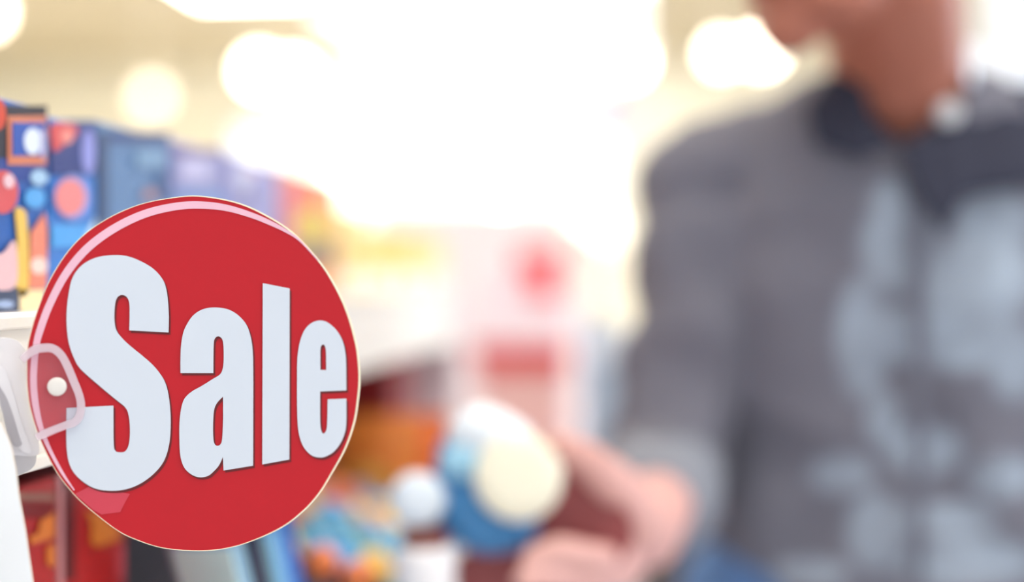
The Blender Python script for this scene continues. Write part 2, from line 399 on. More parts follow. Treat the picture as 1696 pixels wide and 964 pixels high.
while y < TY1-rb:
    x = TX0+rb+(rb if row % 2 else 0); j = 0
    while x < TX1-rb*.9:
        t = (x-TX0)/(TX1-TX0); z = zb+(zf-zb)*t+.002*random.random()
        k = seq[(j*5+row*7+(1 if random.random() < .25 else 0)) % 12]
        o = D.objects.new('foil_ball', ball_me[k]); C.objects.link(o)
        o.location = (x+random.uniform(-.0008, .0008), y+random.uniform(-.0008, .0008), z)
        o.rotation_euler = (random.random()*6, random.random()*6, 0)
        tag(o, '%s foil-wrapped ball in the %s row of the sloping tray, %s from the shelf back' % (k, ORD[row], 'first' if j == 0 else ORD[j]), 'foil ball', '%s foil balls in the tray' % k)
        x += 2*rb*1.03; j += 1; cnt += 1
    y += 2*rb*.92; row += 1
# orange pouches and dark red cartons behind them
def pouch(name, lab, cat, x, y, w, h, t, z0, col, parent=None, group=None, ry=0, label_col=None):
    r = empty(name, (x, y, z0), lab, cat, group)
    vs, fs = [], []; nu, nv = 10, 12
    cr, sr = math.cos(ry), math.sin(ry)
    for s in (1, -1):
        for i in range(nu+1):
            for j in range(nv+1):
                u, v = i/nu, j/nv
                b = t/2*s*(math.sin(math.pi*u)**.5)*(math.sin(math.pi*min(1, v*.93+.04))**.5)+.002*s*noise.noise(Vector((u*4, v*4, x*9+s)))
                ww = w*(1-.06*math.sin(math.pi*v))
                p = Vector(((u-.5)*ww, b, v*h)); vs.append(Vector((x+p.x*cr-p.y*sr, y+p.x*sr+p.y*cr, z0+p.z)))
    n = (nu+1)*(nv+1)
    for s in (0, 1):
        for i in range(nu):
            for j in range(nv):
                a = s*n+i*(nv+1)+j; fs.append((a, a+1, a+nv+2, a+nv+1))
    addobj('pouch_body', pyd(vs, fs), mat('pouch_film', col, .3, scale=30), r, True)
    def q(u, v, b): return Vector((x+(u-.5)*w*cr-b*sr, y+(u-.5)*w*sr+b*cr, z0+v*h))
    if label_col:
        ps = [q(.5+.28*math.cos(a), .52+.22*math.sin(a), -t/2-.001) for a in [2*math.pi*k/20 for k in range(20)]]
        p2 = [p+Vector((-sr*.003, cr*.003, 0)) for p in ps]
        addobj('label', pyd(ps+p2, [tuple(range(20)), tuple(range(20, 40))]+[(k, (k+1) % 20, 20+(k+1) % 20, 20+k) for k in range(20)]), mat('pouch_label', label_col, .4), r)
    return r
for i, (y, x, lab) in enumerate(((1.33, -.275, 'orange pouch standing right beyond the foil balls, nearest of three'), (1.375, -.27, 'orange pouch in the middle of the three beyond the foil balls'), (1.42, -.265, 'orange pouch farthest from the foil balls'))):
    pouch('orange_pouch', lab, 'pouch', x, y, .1, .172-.004*i, .035, ZL, (240, 140, 60) if i != 1 else (235, 110, 60), group='orange pouches', label_col=(250, 190, 90))
for i, (y, lab) in enumerate(((1.1, 'dark red box in the shade behind the foil balls, nearest'), (1.25, 'dark red box in the shade, second behind the foil balls'), (1.4, 'dark red box in the shade, third behind the foil balls'), (1.55, 'dark red box in the shade behind the orange pouches'), (1.7, 'dark red box last under the far end of the price rail'))):
    r = empty('dark_red_box', (-.46, y, ZL), lab, 'box', 'dark red boxes behind the foil balls')
    box('carton', -.50, -.415+.1*(i > 3), y-.06, y+.06, ZL, CAMZ-.095, mat('dark_red_print', (150, 44, 48), .4), r, .001)
    box('lid_flap', -.496, -.42+.1*(i > 3), y-.056, y+.056, CAMZ-.095, CAMZ-.0945, mat('dark_red_lid', (110, 30, 34), .5), r)

# ------------------------------------------------------------------ white jar on the lower shelf
jc = atd(704, 950, 1.0); jr = .022
jar = empty('white_jar', (jc.x, jc.y, ZL), 'white jar with brown lid in front of the foil balls', 'jar')
zt = atd(704, 903, 1.0).z
addobj('jar_body', lathe([(jr*.85, ZL), (jr, ZL+.004), (jr, zt-.008), (jr*.8, zt)], 32, Matrix.Translation((jc.x, jc.y, 0))), mat('white_glaze', (238, 236, 240), .3), jar, True)
addobj('lid', lathe([(jr*.72, zt), (jr*.75, zt+.002), (jr*.75, zt+.009), (jr*.68, zt+.011)], 32, Matrix.Translation((jc.x, jc.y, 0))), mat('brown_lid', (130, 66, 56), .4), jar)

# ------------------------------------------------------------------ next display, beyond the shelf end
def at3(px, py, d): return atd(px, py, d)
dd = 3.0
p0, p1 = at3(785, 463, dd), at3(945, 463, dd)
st = empty('display_stand', ((p0.x+p1.x)/2, p0.y, 0), 'pale pink display stand with red bands beyond the shelf end', 'display stand')
m_pk = mat('pale_pink_board', (244, 228, 234), .6)
dep = .3
zr = lambda py: CAMZ+(463-py)/F*dd
xa, xb = p0.x, p1.x; ya = p0.y
box('side_panel', xa, xa+.008, ya, ya+dep, 0, zr(478), m_pk, st)
box('side_panel', xb-.008, xb, ya, ya+dep, 0, zr(478), m_pk, st)
box('back_panel', xa+.008, xb-.008, ya+dep-.008, ya+dep, 0, zr(400), m_pk, st)
box('tray_front', xa+.008, xb-.008, ya, ya+.006, zr(572), zr(500), m_pk, st)
box('red_band', xa-.002, xb-.002, ya-.008, ya-.001, zr(612), zr(570), mat('red_band', (205, 26, 38), .4), st)
box('shelf', xa+.008, xb-.008, ya+.006, ya+dep-.008, zr(560), zr(555), m_pk, st)
box('shelf', xa+.008, xb-.008, ya+.006, ya+dep-.008, zr(760), zr(752), m_pk, st)
box('front_panel', xa+.008, xb-.008, ya, ya+.006, 0, zr(612), mat('rose_board', (226, 178, 172), .6), st)
box('inner_panel', xa+.008, xb-.008, ya+.1, ya+.106, zr(752), zr(560), mat('tan_rose_board', (224, 180, 172), .6), st)
for k, (px, h, c, lab) in enumerate(((805, 470, (246, 236, 240), 'white box on the pink display stand, left'), (850, 455, (244, 214, 224), 'pale pink box on the display stand, middle'))):
    c0 = at3(px+8, 463, dd)
    r = empty('display_box', (c0.x, ya+.08, zr(555)), lab, 'box', 'boxes on the pink display stand')
    box('carton', c0.x-.025, c0.x+.025, ya+.03, ya+.1, zr(555)+.0008, zr(h), mat('display_box', c, .5), r, .002)
    box('lid_flap', c0.x-.022, c0.x+.022, ya+.033, ya+.097, zr(h), zr(h)+.0006, mat('display_box_lid', c, .6), r)
c0 = at3(893, 463, dd)+Vector((-.006, 0, 0))
rr = pouch('red_pouch', 'red pouch standing tilted on top of the pink display stand', 'pouch', c0.x, ya+.07, .1, zr(412)-zr(555), .03, zr(555)+.0008, (226, 60, 66), ry=.25)
# round pale disc on a stand, added to stand in for a blurred glint
rs = at3(1000, 565, 2.2); rr_ = 38/F*2.2
sg = empty('glint_disc_stand', (rs.x, rs.y, 0), 'pale grey round sign on a post beside the shopper\'s sleeve', 'glint stand-in')
Mf = Matrix.Translation(rs) @ Matrix.Rotation(math.pi/2, 4, 'X')
addobj('glint_disc', lathe([(rr_, -.003), (rr_*1.01, 0), (rr_, .003)], 40, Mf), mat('pale_glint_board', (206, 216, 228), .4), sg)
box('post', rs.x-.032, rs.x+.032, rs.y+.004, rs.y+.014, .015, rs.z-rr_*.6, mat('blue_grey_glint_post', (160, 176, 194), .4), sg)  # added post carrying the glint disc
addobj('glint_stand_base', lathe([(.10, 0), (.10, .01), (.03, .014)], 32, Matrix.Translation((rs.x, rs.y, 0))), mat('grey_glint_base', (150, 152, 158), .4), sg)
bn = atd(1130, 463, 2.6)  # added bin, dark stand-in for the shading under the forearm
bi = empty('filler_bin', (bn.x, bn.y, 0), 'added dark grey bin filling the shaded gap below the rolled cuff', 'bin')
addobj('filler_bin_body', lathe([(.07, .0), (.075, .01), (.09, .80), (.085, .81)], 36, Matrix.Translation((bn.x, bn.y, 0))), mat('dark_grey_filler', (84, 80, 84), .5), bi, True)
addobj('filler_bin_lid', lathe([(.095, .811), (.097, .82), (.09, .85), (.04, .865), (.01, .867)], 36, Matrix.Translation((bn.x, bn.y, 0))), mat('filler_bin_lid', (100, 86, 84), .4), bi, True)
# hanging lavender sign
h0 = atd(1000, 185, 7.0)
hs = empty('hanging_sign', (h0.x, h0.y, h0.z), 'pale lavender hanging board left of the shopper\'s shoulder', 'hanging sign')
box('board', h0.x-.19, h0.x+.19, h0.y-.01, h0.y+.01, h0.z-.12, h0.z+.1, mat('lavender_board', (198, 196, 214), .6), hs, .004)
for s in (-.15, .15):
    addobj('wire', tube([(h0.x+s, h0.y, h0.z+.1), (h0.x+s, h0.y, CEIL)], .002, 6), m_cord, hs)
# far gondolas
def gondola(x0, x1, y0, y1, ztop_, lab, cols_, seed):
    random.seed(seed)
    g = empty('shelf_unit', ((x0+x1)/2, (y0+y1)/2, 0), lab, 'shelf unit', 'shelf units farther down the store')
    mw = mat('far_shelf_white', (240, 234, 232), .5)
    n = 4; dz = ztop_/n
    box('back_panel', (x0+x1)/2-.01, (x0+x1)/2+.01, y0, y1, 0, ztop_, mw, g)
    box('end_panel', x0, x1, y0-.02, y0, 0, ztop_, mat('far_end_panel', (236, 226, 228), .6), g)
    for k in range(n):
        box('shelf', x0, x1, y0, y1, k*dz+.08, k*dz+.1, mw, g)
        z = k*dz+.1006; y = y0+.03
        nn = 0
        while y < y1-.2 and k >= 2:
            wdt = random.uniform(.12, .2); hgt = random.uniform(.16, min(.26, dz-.06)); c = random.choice(cols_)
            for side in (1, -1):
                xx = x1-.02 if side == 1 else x0+.02
                if side == -1 and x1 < 0: continue
                if side == 1 and x0 > 0: continue
                o = addobj('product_box', box_me(min(xx, xx-side*.12), max(xx, xx-side*.12), y, y+wdt, z, z+hgt, .004), mat('far_product', c, .5))
                recenter(o)
                tag(o, '%s box on the %s shelf of the distant unit, %s from its near end' % ({0: 'pale yellow', 1: 'white', 2: 'rose', 3: 'pale blue'}[cols_.index(c)], 'lower' if k == 2 else 'upper', 'first' if nn == 0 else ORD[nn]), 'box', '%s boxes on the distant shelves' % {0: 'pale yellow', 1: 'white', 2: 'rose', 3: 'pale blue'}[cols_.index(c)])
            y += wdt+.015; nn += 1
pal = [(250, 226, 160), (246, 244, 240), (236, 170, 170), (200, 216, 232)]
gondola(-.95, -.3, 4.6, 8.6, 1.5, 'long pale shelf unit down the left of the aisle', pal, 3)

# ------------------------------------------------------------------ the round Sale sign
SD = .6
S0 = atd(321, 619, SD)
rt = RC @ Vector((1, 0, 0)); fw = RC @ Vector((0, 0, -1)); up = RC @ Vector((0, 1, 0))
ya_ = math.radians(20)
U = (rt*math.cos(ya_)+fw*math.sin(ya_)).normalized(); V = up; N = U.cross(V).normalized()
if N.dot(fw) > 0: N = -N
def sp(p):                                # picture point -> sign plane (u, v)
    r = ray(p[0], p[1]); o = Vector((0, 0, CAMZ)); t = (S0-o).dot(N)/r.dot(N); q = o+r*t-S0
    return (q.dot(U), q.dot(V))
def SM(off): return frame(S0+N*off, U, V, N)
sign = empty('sale_sign', S0, 'round glossy red sign with the white word Sale, clipped to the shelf edge', 'sign')
outer = [(44, 612), (45, 580), (49, 556.5), (61, 516), (83, 462), (120, 407), (167, 368), (229, 339), (297, 325.5), (340, 325), (393, 335), (437, 353.6), (483.6, 383), (524, 425), (549, 460), (574, 510), (590, 563), (595.5, 598), (597, 629), (594.5, 660), (588, 700), (573, 743), (551, 783), (530, 817), (504, 846), (467, 874), (413, 898), (366, 910), (320, 912.5), (270, 908), (230, 896), (196, 880), (155, 849), (124, 821), (96, 786), (76, 750), (61, 715), (50, 678), (45, 645)]
def grow(poly, g):
    cx, cy = 321, 619; return [(cx+(x-cx)*(1+g), cy+(y-cy)*(1+g)) for x, y in poly]
so = smooth_pts(outer)
red = mat('red_gloss_card', (192, 20, 34), .38, spec=.35, scale=25, var=.05)
addobj('sign_disc', fill([[sp(p) for p in so]], SM(-.0012), .0012), red, sign)
addobj('clear_laminate', fill([[sp(p) for p in grow(so, .0)]], SM(-.0032), .0018), mat('laminate_edge', (255, 240, 205), .3), sign)
# cream cut edge, widest on the right
rim_out = so
rim_in = []
for (x, y) in so:
    a = math.atan2(y-619, x-321); k = max(0, math.cos(a+.25))**1.0; k2 = .0035+.0085*k
    rim_in.append((321+(x-321)*(1-k2), 619+(y-619)*(1-k2)))
addobj('cut_edge', fill([[sp(p) for p in rim_out], [sp(p) for p in rim_in]], SM(0.0), .0002), mat('cream_cut_edge', (255, 244, 214), .4), sign)
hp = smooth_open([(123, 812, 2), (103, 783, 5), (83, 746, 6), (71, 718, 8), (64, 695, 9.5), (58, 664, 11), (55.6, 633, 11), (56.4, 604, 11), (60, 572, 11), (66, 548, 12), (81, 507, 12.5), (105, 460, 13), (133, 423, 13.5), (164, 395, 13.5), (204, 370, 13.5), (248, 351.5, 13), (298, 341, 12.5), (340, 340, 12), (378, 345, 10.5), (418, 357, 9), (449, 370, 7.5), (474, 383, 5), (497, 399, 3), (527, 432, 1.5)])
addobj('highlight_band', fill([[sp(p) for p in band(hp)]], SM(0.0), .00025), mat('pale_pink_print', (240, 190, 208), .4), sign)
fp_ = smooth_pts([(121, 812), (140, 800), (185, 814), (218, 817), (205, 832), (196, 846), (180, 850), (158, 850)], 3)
addobj('painted_gloss', fill([[sp(p) for p in [(124, 818), (148, 806), (215, 818), (207, 832), (199, 848), (168, 852), (155, 845)]]], SM(.0001), .0001), mat('lighter_red_patch', (208, 62, 80), .3), sign)  # gloss painted into the red as a paler patch
def cv(x0, y0, s, pts): return [((x0+p[0]*s), (y0+p[1]*s))+tuple(p[2:]) for p in pts]
a_, s_ = 220/964, 160/964; e_ = 180/964
Sout = cv(90, 400, a_, [(88, 560), (93, 460), (105, 370), (125, 280), (165, 208), (230, 150), (320, 112), (430, 99), (530, 107), (630, 145), (720, 200), (785, 275), (812, 350), (825, 450), (830, 550, 1), (828, 660, 1), (543, 645, 1), (545, 470), (530, 410), (495, 388), (460, 402), (441, 450), (435, 560), (450, 645), (500, 710), (560, 765), (640, 830), (710, 892)]) + \
    cv(90, 610, a_, [(760, 30), (800, 95), (825, 180), (840, 300), (843, 420), (833, 545), (800, 660), (740, 745), (650, 820), (550, 868), (440, 888), (320, 878), (230, 838), (150, 768), (108, 690), (90, 590), (86, 480, 1), (88, 288, 1), (428, 270, 1), (430, 540), (443, 598), (478, 609), (515, 600), (540, 550), (548, 460), (540, 350), (515, 285), (440, 222), (330, 130), (190, 5)]) + \
    cv(90, 400, a_, [(140, 840), (108, 750), (93, 660)])
Aout = cv(280, 490, s_, [(112, 770, 1), (112, 640), (118, 500), (137, 380), (168, 300), (230, 205), (310, 145), (400, 119), (500, 118), (600, 140), (690, 195), (765, 280), (805, 380), (828, 500), (836, 640), (838, 900, 1)]) + \
    cv(280, 640, s_, [(836, 790, 1), (542, 838, 1), (536, 700, 1), (500, 780), (450, 840), (390, 890), (310, 906), (235, 885), (165, 830), (125, 750), (106, 640), (101, 420), (110, 280), (132, 170), (165, 105), (230, 48)]) + \
    cv(280, 490, s_, [(330, 895), (440, 826), (505, 785), (533, 730), (543, 640), (541, 500), (527, 430), (490, 404), (455, 427), (443, 500), (440, 770, 1)])
Ahole = cv(280, 640, s_, [(537, 100, 1), (480, 160), (450, 225), (439, 330), (438, 480), (449, 565), (480, 592), (515, 572), (530, 500), (538, 300, 1)])
Lout = cv(420, 460, e_, [(80, 48, 1), (318, 95, 1)]) + cv(420, 610, e_, [(315, 808, 1), (75, 852, 1)])
Eout = cv(420, 460, e_, [(385, 760), (391, 670), (410, 565), (450, 465), (510, 403), (585, 379), (660, 400), (740, 475), (790, 570), (813, 680), (819, 800, 1)]) + \
    cv(420, 610, e_, [(820, 195, 1), (588, 205, 1), (588, 450), (595, 540), (613, 577), (636, 562), (650, 500), (655, 275, 1), (820, 268, 1), (820, 470), (807, 570), (770, 660), (710, 738), (640, 780), (585, 790), (515, 773), (450, 710), (410, 620), (390, 500), (384, 300), (384, 60)])
Ehole = cv(420, 460, e_, [(590, 817, 1), (590, 640), (600, 602), (613, 592), (630, 605), (640, 660), (642, 818, 1)])
m_let = mat('white_letter_print', (214, 222, 233), .45, spec=.3, var=.01)
m_shd = mat('dark_red_print', (108, 12, 18), .5)
for nm, outl in (('S', [Sout]), ('a', [Aout, Ahole]), ('l', [Lout]), ('e', [Eout, Ehole])):
    sm = [smooth_pts(o) for o in outl]
    o = addobj('letter', fill([[sp(p) for p in q] for q in sm], SM(.0003), .0003), m_let, sign)
    o['label'] = 'white letter %s with dark red drop shadow' % nm
    for k, (dx, dy) in enumerate(((3.2, 3.8),)):
        addobj('letter_shadow', fill([[sp((p[0]+dx, p[1]+dy)) for p in q] for q in sm], SM(.00004), .0002), m_shd, o)

# ------------------------------------------------------------------ clear plastic holder clipping the sign
def clear(name, col, a, rough=.15):
    m = D.materials.new(name); m.use_nodes = True; nt = m.node_tree
    b = nt.nodes['Principled BSDF']; b.inputs['Base Color'].default_value = rgb(*col); b.inputs['Roughness'].default_value = rough
    b.inputs['Alpha'].default_value = a
    return m
m_rim = clear('frosted_plastic', (240, 222, 232), .55)
m_plate = clear('clear_plastic', (230, 200, 215), .07, .05)
hold = empty('sign_holder', atd(30, 660, .6), 'translucent plastic clip gripping the sign\'s left edge on the price rail', 'sign holder')
loop = smooth_open([(36, 596, 12), (47, 586, 13), (57, 579, 14), (71, 576, 14), (87, 577, 14), (101, 588, 13.5), (112, 608, 13.5), (122, 632, 13.5), (130, 652, 13), (133.5, 670, 13.5), (131, 688, 13.5), (122, 699, 13), (107, 704, 12.5), (86, 712, 12.5), (70, 719, 13), (60, 724, 11)])
addobj('tab_rim', fill([[sp(p) for p in band(loop)]], SM(.0012), .0018), m_rim, hold)
addobj('tab_plate', fill([[sp(p) for p in [(q[0], q[1]) for q in loop]]], SM(.0013), .0004), m_plate, hold)
M = SM(.0012) @ Matrix.Translation(Vector((*sp((94, 640)), 0)))
addobj('rivet', lathe([(.0038, 0), (.0038, .0012), (.0034, .0019), (.0022, .0022)], 32, M), mat('off_white_rivet', (232, 228, 222), .35), hold)
# clip body: stepped, tapering blocks between rail and tab
def slab(poly, off, t, m, name, par, d=.6):
    Mx = frame(atd(321, 619, d)*0+S0+N*off, U, V, N)
    return addobj(name, fill([[sp(p) for p in poly]], Mx, t), m, par)
m_clip = clear('milky_plastic', (250, 248, 252), .85)
m_clip2 = clear('milky_plastic_dense', (226, 226, 232), .86)
slab(smooth_pts([(-60, 566, 1), (0, 560), (30, 566), (47, 588, 1), (44, 640), (56, 700), (66, 745), (58, 757), (22, 756, 1), (12, 720), (-6, 660), (-60, 600, 1)], 5), -.0105, .006, m_clip, 'clip_body', hold)
slab(smooth_pts([(-40, 600, 1), (2, 606), (18, 640), (36, 700), (52, 745), (44, 752), (26, 735), (6, 672), (-20, 640, 1)], 5), -.0042, .0008, mat('milky_ridge', (238, 236, 240), .3), 'clip_ridge', hold)
slab(smooth_pts([(-6, 640), (4, 648), (16, 672), (33, 726), (36, 738), (24, 740), (14, 718)], 4), -.0033, .0005, mat('grey_recess', (180, 176, 182), .5), 'clip_recess', hold)
slab(smooth_pts([(22, 753, 1), (62, 753, 1), (60, 772), (50, 784), (27, 795, 1)], 4), -.0125, .0018, m_clip2, 'clip_foot', hold)
# white card hanging in front of the holder, edge slightly bowed
cd = empty('price_card', atd(0, 850, .58), 'plain white card hanging at the lower left corner', 'card')
edge = smooth_open([(-1, 697), (9, 716), (17, 737), (22, 760), (26, 782), (31, 822), (40, 870), (47, 918), (54, 966), (60, 1010)], 5)
cardp = [(-90, 640)]+edge+[(-60, 1010)]
o = slab(cardp, .006, .0007, mat('white_card', (244, 247, 250), .5, var=.01), 'card_sheet', cd)
e2 = [(x+1.4, y) for x, y in edge]
slab(band([(x, y, 1.8) for x, y in e2]), .0055, .0006, mat('cream_card_edge', (246, 232, 214), .5), 'card_edge', cd)

# ------------------------------------------------------------------ the shopper
AR = Vector((rt.x, rt.y, 0)).normalized(); AF = Vector((fw.x, fw.y, 0)).normalized()
def P(a, d, h): return AR*a+AF*d+Vector((0, 0, h))
def sphere_cloud(items):
    """items: (centre, (rx, ry, rz), Matrix3 or None)"""
    vs, fs = [], []
    bm = bmesh.new(); bmesh.ops.create_icosphere(bm, subdivisions=2, radius=1)
    bv = [v.co.copy() for v in bm.verts]; bf = [tuple(v.index for v in f.verts) for f in bm.faces]; bm.free()
    for c, r, R in items:
        n = len(vs)
        for v in bv:
            q = Vector((v.x*r[0], v.y*r[1], v.z*r[2]))
            if R is not None: q = R @ q
            vs.append(c+q)
        fs += [tuple(i+n for i in f) for f in bf]
    return vs, fs
def limb(pts):
    """[(point, radius)...] -> chain of balls"""
    out = []
    for (p, r), (q, s) in zip(pts, pts[1:]):
        k = max(2, int((q-p).length/(min(r, s)*.28)))
        for i in range(k+1):
            t = i/k; rr = r+(s-r)*t; out.append((p.lerp(q, t), (rr, rr, rr), None))
    return out
def remesh(vs, fs, vox, smooth_it):
    me = D.meshes.new('m'); me.from_pydata([tuple(v) for v in vs], [], fs)
    o = D.objects.new('t', me); C.objects.link(o)
    m = o.modifiers.new('r', 'REMESH'); m.mode = 'VOXEL'; m.voxel_size = vox
    s = o.modifiers.new('s', 'SMOOTH'); s.iterations = smooth_it; s.factor = .5
    bpy.context.view_layer.update()
    res = D.meshes.new_from_object(o.evaluated_get(bpy.context.evaluated_depsgraph_get()))
    D.objects.remove(o); D.meshes.remove(me); return res
# joints
pel = P(.372, 1.42, .90); wai = P(.366, 1.38, 1.06); che = P(.355, 1.32, 1.25); nb = P(.346, 1.27, 1.385)
sR = P(.182, 1.30, 1.338); sL = P(.520, 1.31, 1.335)
eR = P(.140, 1.30, 1.075); wR = P(.108, 1.125, 1.045)
eL = P(.60, 1.36, 1.06); wL = P(.60, 1.26, .86)
hR, hL = P(.285, 1.42, .88), P(.46, 1.42, .88)
kR, kL = P(.27, 1.42, .48), P(.49, 1.40, .48); fR, fL = P(.265, 1.46, .08), P(.50, 1.44, .08)
# head frame
hy = math.radians(62); pt = math.radians(15)
hf = (AR*(-math.sin(hy))+AF*(-math.cos(hy))); hfw = hf*math.cos(pt)+Vector((0, 0, -math.sin(pt)))
hup = hf*math.sin(pt)+Vector((0, 0, math.cos(pt))); hrt = hfw.cross(hup)
HC = P(.258, 1.13, 1.565); K = 1.12
HR = Matrix((hrt, hfw, hup)).transposed()
def hp_(x, y, z): return HC+HR @ Vector((x*K, y*K, z*K))
def he(x, y, z, rx, ry, rz): return (hp_(x, y, z), (rx*K, ry*K, rz*K), HR)
body = []
body += limb([(hp_(0, -.03, -.075), .058), (P(.325, 1.21, 1.455), .060), (nb, .062), (che, .085)])
body += [he(0, -.012, .03, .074, .092, .088), he(0, .015, -.02, .066, .075, .075), he(0, .03, -.06, .052, .058, .048),
         he(0, .068, -.092, .024, .022, .020), he(.03, .04, -.078, .022, .035, .02), he(-.03, .04, -.078, .022, .035, .02),
         he(.045, 0, -.06, .018, .035, .025), he(-.045, 0, -.06, .018, .035, .025),
         he(0, .082, .005, .009, .016, .026), he(0, .096, -.018, .013, .016, .011), he(.013, .088, -.022, .008, .009, .007), he(-.013, .088, -.022, .008, .009, .007),
         he(.03, .07, .032, .024, .014, .008), he(-.03, .07, .032, .024, .014, .008),
         he(.036, .06, -.018, .018, .018, .016), he(-.036, .06, -.018, .018, .018, .016),
         he(0, .083, -.05, .022, .010, .006), he(0, .081, -.061, .019, .010, .0065)]
for s in (1, -1):
    body += [he(s*.076, -.012, -.005, .007, .020, .030), he(s*.081, -.018, .012, .006, .016, .016), he(s*.078, -.006, -.028, .006, .010, .010)]
tR = lambda rx, ry, rz: (rx, ry, rz)
YR = Matrix((AR, AF, Vector((0, 0, 1)))).transposed()
body += [(che, (.15, .09, .14), YR), (wai, (.13, .085, .13), YR), (pel+Vector((0, 0, .03)), (.13, .085, .09), YR)]
body += limb([(sR, .048), (eR, .038), (wR.lerp(eR, .6), .036), (wR, .026)])
body += limb([(sL, .048), (eL, .038), (wL.lerp(eL, .6), .036), (wL, .026)])
for h, k, f in ((hR, kR, fR), (hL, kL, fL)):
    body += limb([(h, .068), (k, .050), (k.lerp(f, .3), .052), (f, .038)])
    body += limb([(f-Vector((0, 0, .04)), .032), (f-AF*.12-Vector((0, 0, .05)), .026)])
# right hand round the pack: palm, thumb above, four fingers curling below and behind
def Q(px, py, d): return atd(px, py, d)
palm = Q(1030, 865, 1.09)
body += limb([(wR, .026), (Q(1050, 868, 1.10), .027), (Q(1012, 862, 1.075), .024)])
body += limb([(Q(1045, 850, 1.09), .022), (Q(1010, 905, 1.08), .021), (Q(1030, 940, 1.09), .019)])
kn = [Q(985, 838, 1.075), Q(975, 876, 1.07), Q(980, 914, 1.07), Q(1000, 948, 1.075)]
body += limb([(kn[0], .0145), (kn[1], .0145), (kn[2], .0135), (kn[3], .0125)])
for k_ in kn: body += limb([(Q(1040, 880, 1.09), .016), (k_, .0115)])
fing = [[(985, 838, 1.075), (915, 842, 1.09), (862, 838, 1.085), (822, 830, 1.07)],
        [(975, 876, 1.07), (900, 884, 1.085), (843, 884, 1.075), (805, 876, 1.055)],
        [(1030, 925, 1.065), (985, 922, 1.02), (925, 908, 1.0), (880, 924, .995)],
        [(1030, 955, 1.07), (975, 964, 1.03), (905, 958, 1.0), (865, 962, .99)]]
for i, f in enumerate(fing):
    rr = (.0096, .0098, .0108, .0100)[i]
    body += limb([(Q(*f[0]), rr*1.15), (Q(*f[1]), rr), (Q(*f[2]), rr*.93), (Q(*f[3]), rr*.82)])
body += limb([(Q(1056, 866, 1.08), .024), (Q(1022, 806, 1.045), .0185), (Q(972, 760, 1.015), .0135), (Q(930, 738, 1.0), .0105)])
# left hand, relaxed
dn = (wL-eL).normalized()
body += limb([(wL, .026), (wL+dn*.05, .028), (wL+dn*.08-AF*.005, .026)])
for i in range(4):
    b0 = wL+dn*.085+AF*(.03-.02*i); ln = (.07, .08, .074, .058)[i]
    body += limb([(b0-dn*.02, .0105), (b0+dn*ln*.5, .009), (b0+dn*ln*.85-AR*.015, .008), (b0+dn*ln-AR*.032, .007)])
body += limb([(wL+dn*.02-AF*.02, .014), (wL+dn*.05-AF*.045-AR*.01, .0105), (wL+dn*.085-AF*.05-AR*.02, .009)])
vs, fs = sphere_cloud(body)
bme = remesh(vs, fs, .0042, 5)
root = Vector((0, 0, 0))+P(.38, 1.42, 0)
skin = mat('skin', (240, 225, 220), .5, spec=.35, scale=30, var=.08)
skin.node_tree.nodes['Principled BSDF'].inputs['Subsurface Weight'].default_value = .0
bme.transform(Matrix.Translation(-root))
person = D.objects.new('person', bme); C.objects.link(person); person.location = root

bme.materials.append(skin)
ca_ = bme.color_attributes.new('lit_tone', 'FLOAT_COLOR', 'POINT'); dd_ = []  # shaded face and lit hands painted as darker and paler skin
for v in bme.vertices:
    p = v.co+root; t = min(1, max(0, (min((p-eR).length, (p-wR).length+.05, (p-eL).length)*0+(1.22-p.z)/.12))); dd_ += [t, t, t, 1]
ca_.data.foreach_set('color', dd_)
nt = skin.node_tree; a1 = nt.nodes.new('ShaderNodeAttribute'); a1.attribute_name = 'lit_tone'
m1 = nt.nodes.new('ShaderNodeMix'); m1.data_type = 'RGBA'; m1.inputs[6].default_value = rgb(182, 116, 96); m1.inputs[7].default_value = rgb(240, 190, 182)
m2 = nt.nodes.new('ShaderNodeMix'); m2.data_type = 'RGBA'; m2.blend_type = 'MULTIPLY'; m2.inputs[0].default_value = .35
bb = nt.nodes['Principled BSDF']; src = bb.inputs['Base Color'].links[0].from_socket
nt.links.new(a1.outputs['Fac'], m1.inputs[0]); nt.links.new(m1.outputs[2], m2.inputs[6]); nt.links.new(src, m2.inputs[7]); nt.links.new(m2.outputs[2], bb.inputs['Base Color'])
bme.polygons.foreach_set('use_smooth', [True]*len(bme.polygons))
tag(person, 'person in a grey striped shirt looking down at a blue and white pack in hand', 'person')
# features of the face
for s in (1, -1):
    addobj('eye', lathe([(.0005, -.011)]+[(.011*math.sin(a), -.011*math.cos(a)) for a in [math.pi*k/8 for k in range(1, 8)]]+[(.0005, .011)], 16, Matrix.Translation(hp_(s*.031, .073, .016))), mat('eye_white', (235, 230, 225), .2), person, True)
    me = lathe([(.0005, -.005)]+[(.0055*math.sin(a), -.005*math.cos(a)) for a in [math.pi*k/6 for k in range(1, 6)]]+[(.0005, .005)], 12, Matrix.Translation(hp_(s*.031, .081, .014)))
    addobj('iris', me, mat('dark_iris', (50, 32, 24), .2), person, True)
    vs, fs = sphere_cloud([(hp_(s*(.02+.01*k), .080-.004*k*k*.5, .036+.002*math.sin(k)), (.008, .005, .0035), HR) for k in range(3)])
    addobj('eyebrow', remesh(vs, fs, .002, 2), mat('dark_brown_hair', (44, 30, 24), .7), person, True)
vs, fs = sphere_cloud([(hp_(x*.01, .0895-.002*x*x, -.0505), (.008, .005, .0042), HR) for x in (-1.5, -.7, 0, .7, 1.5)]+[(hp_(x*.01, .0875-.002*x*x, -.0605), (.008, .005, .0048), HR) for x in (-1.2, -.5, .2, .5, 1.2)])
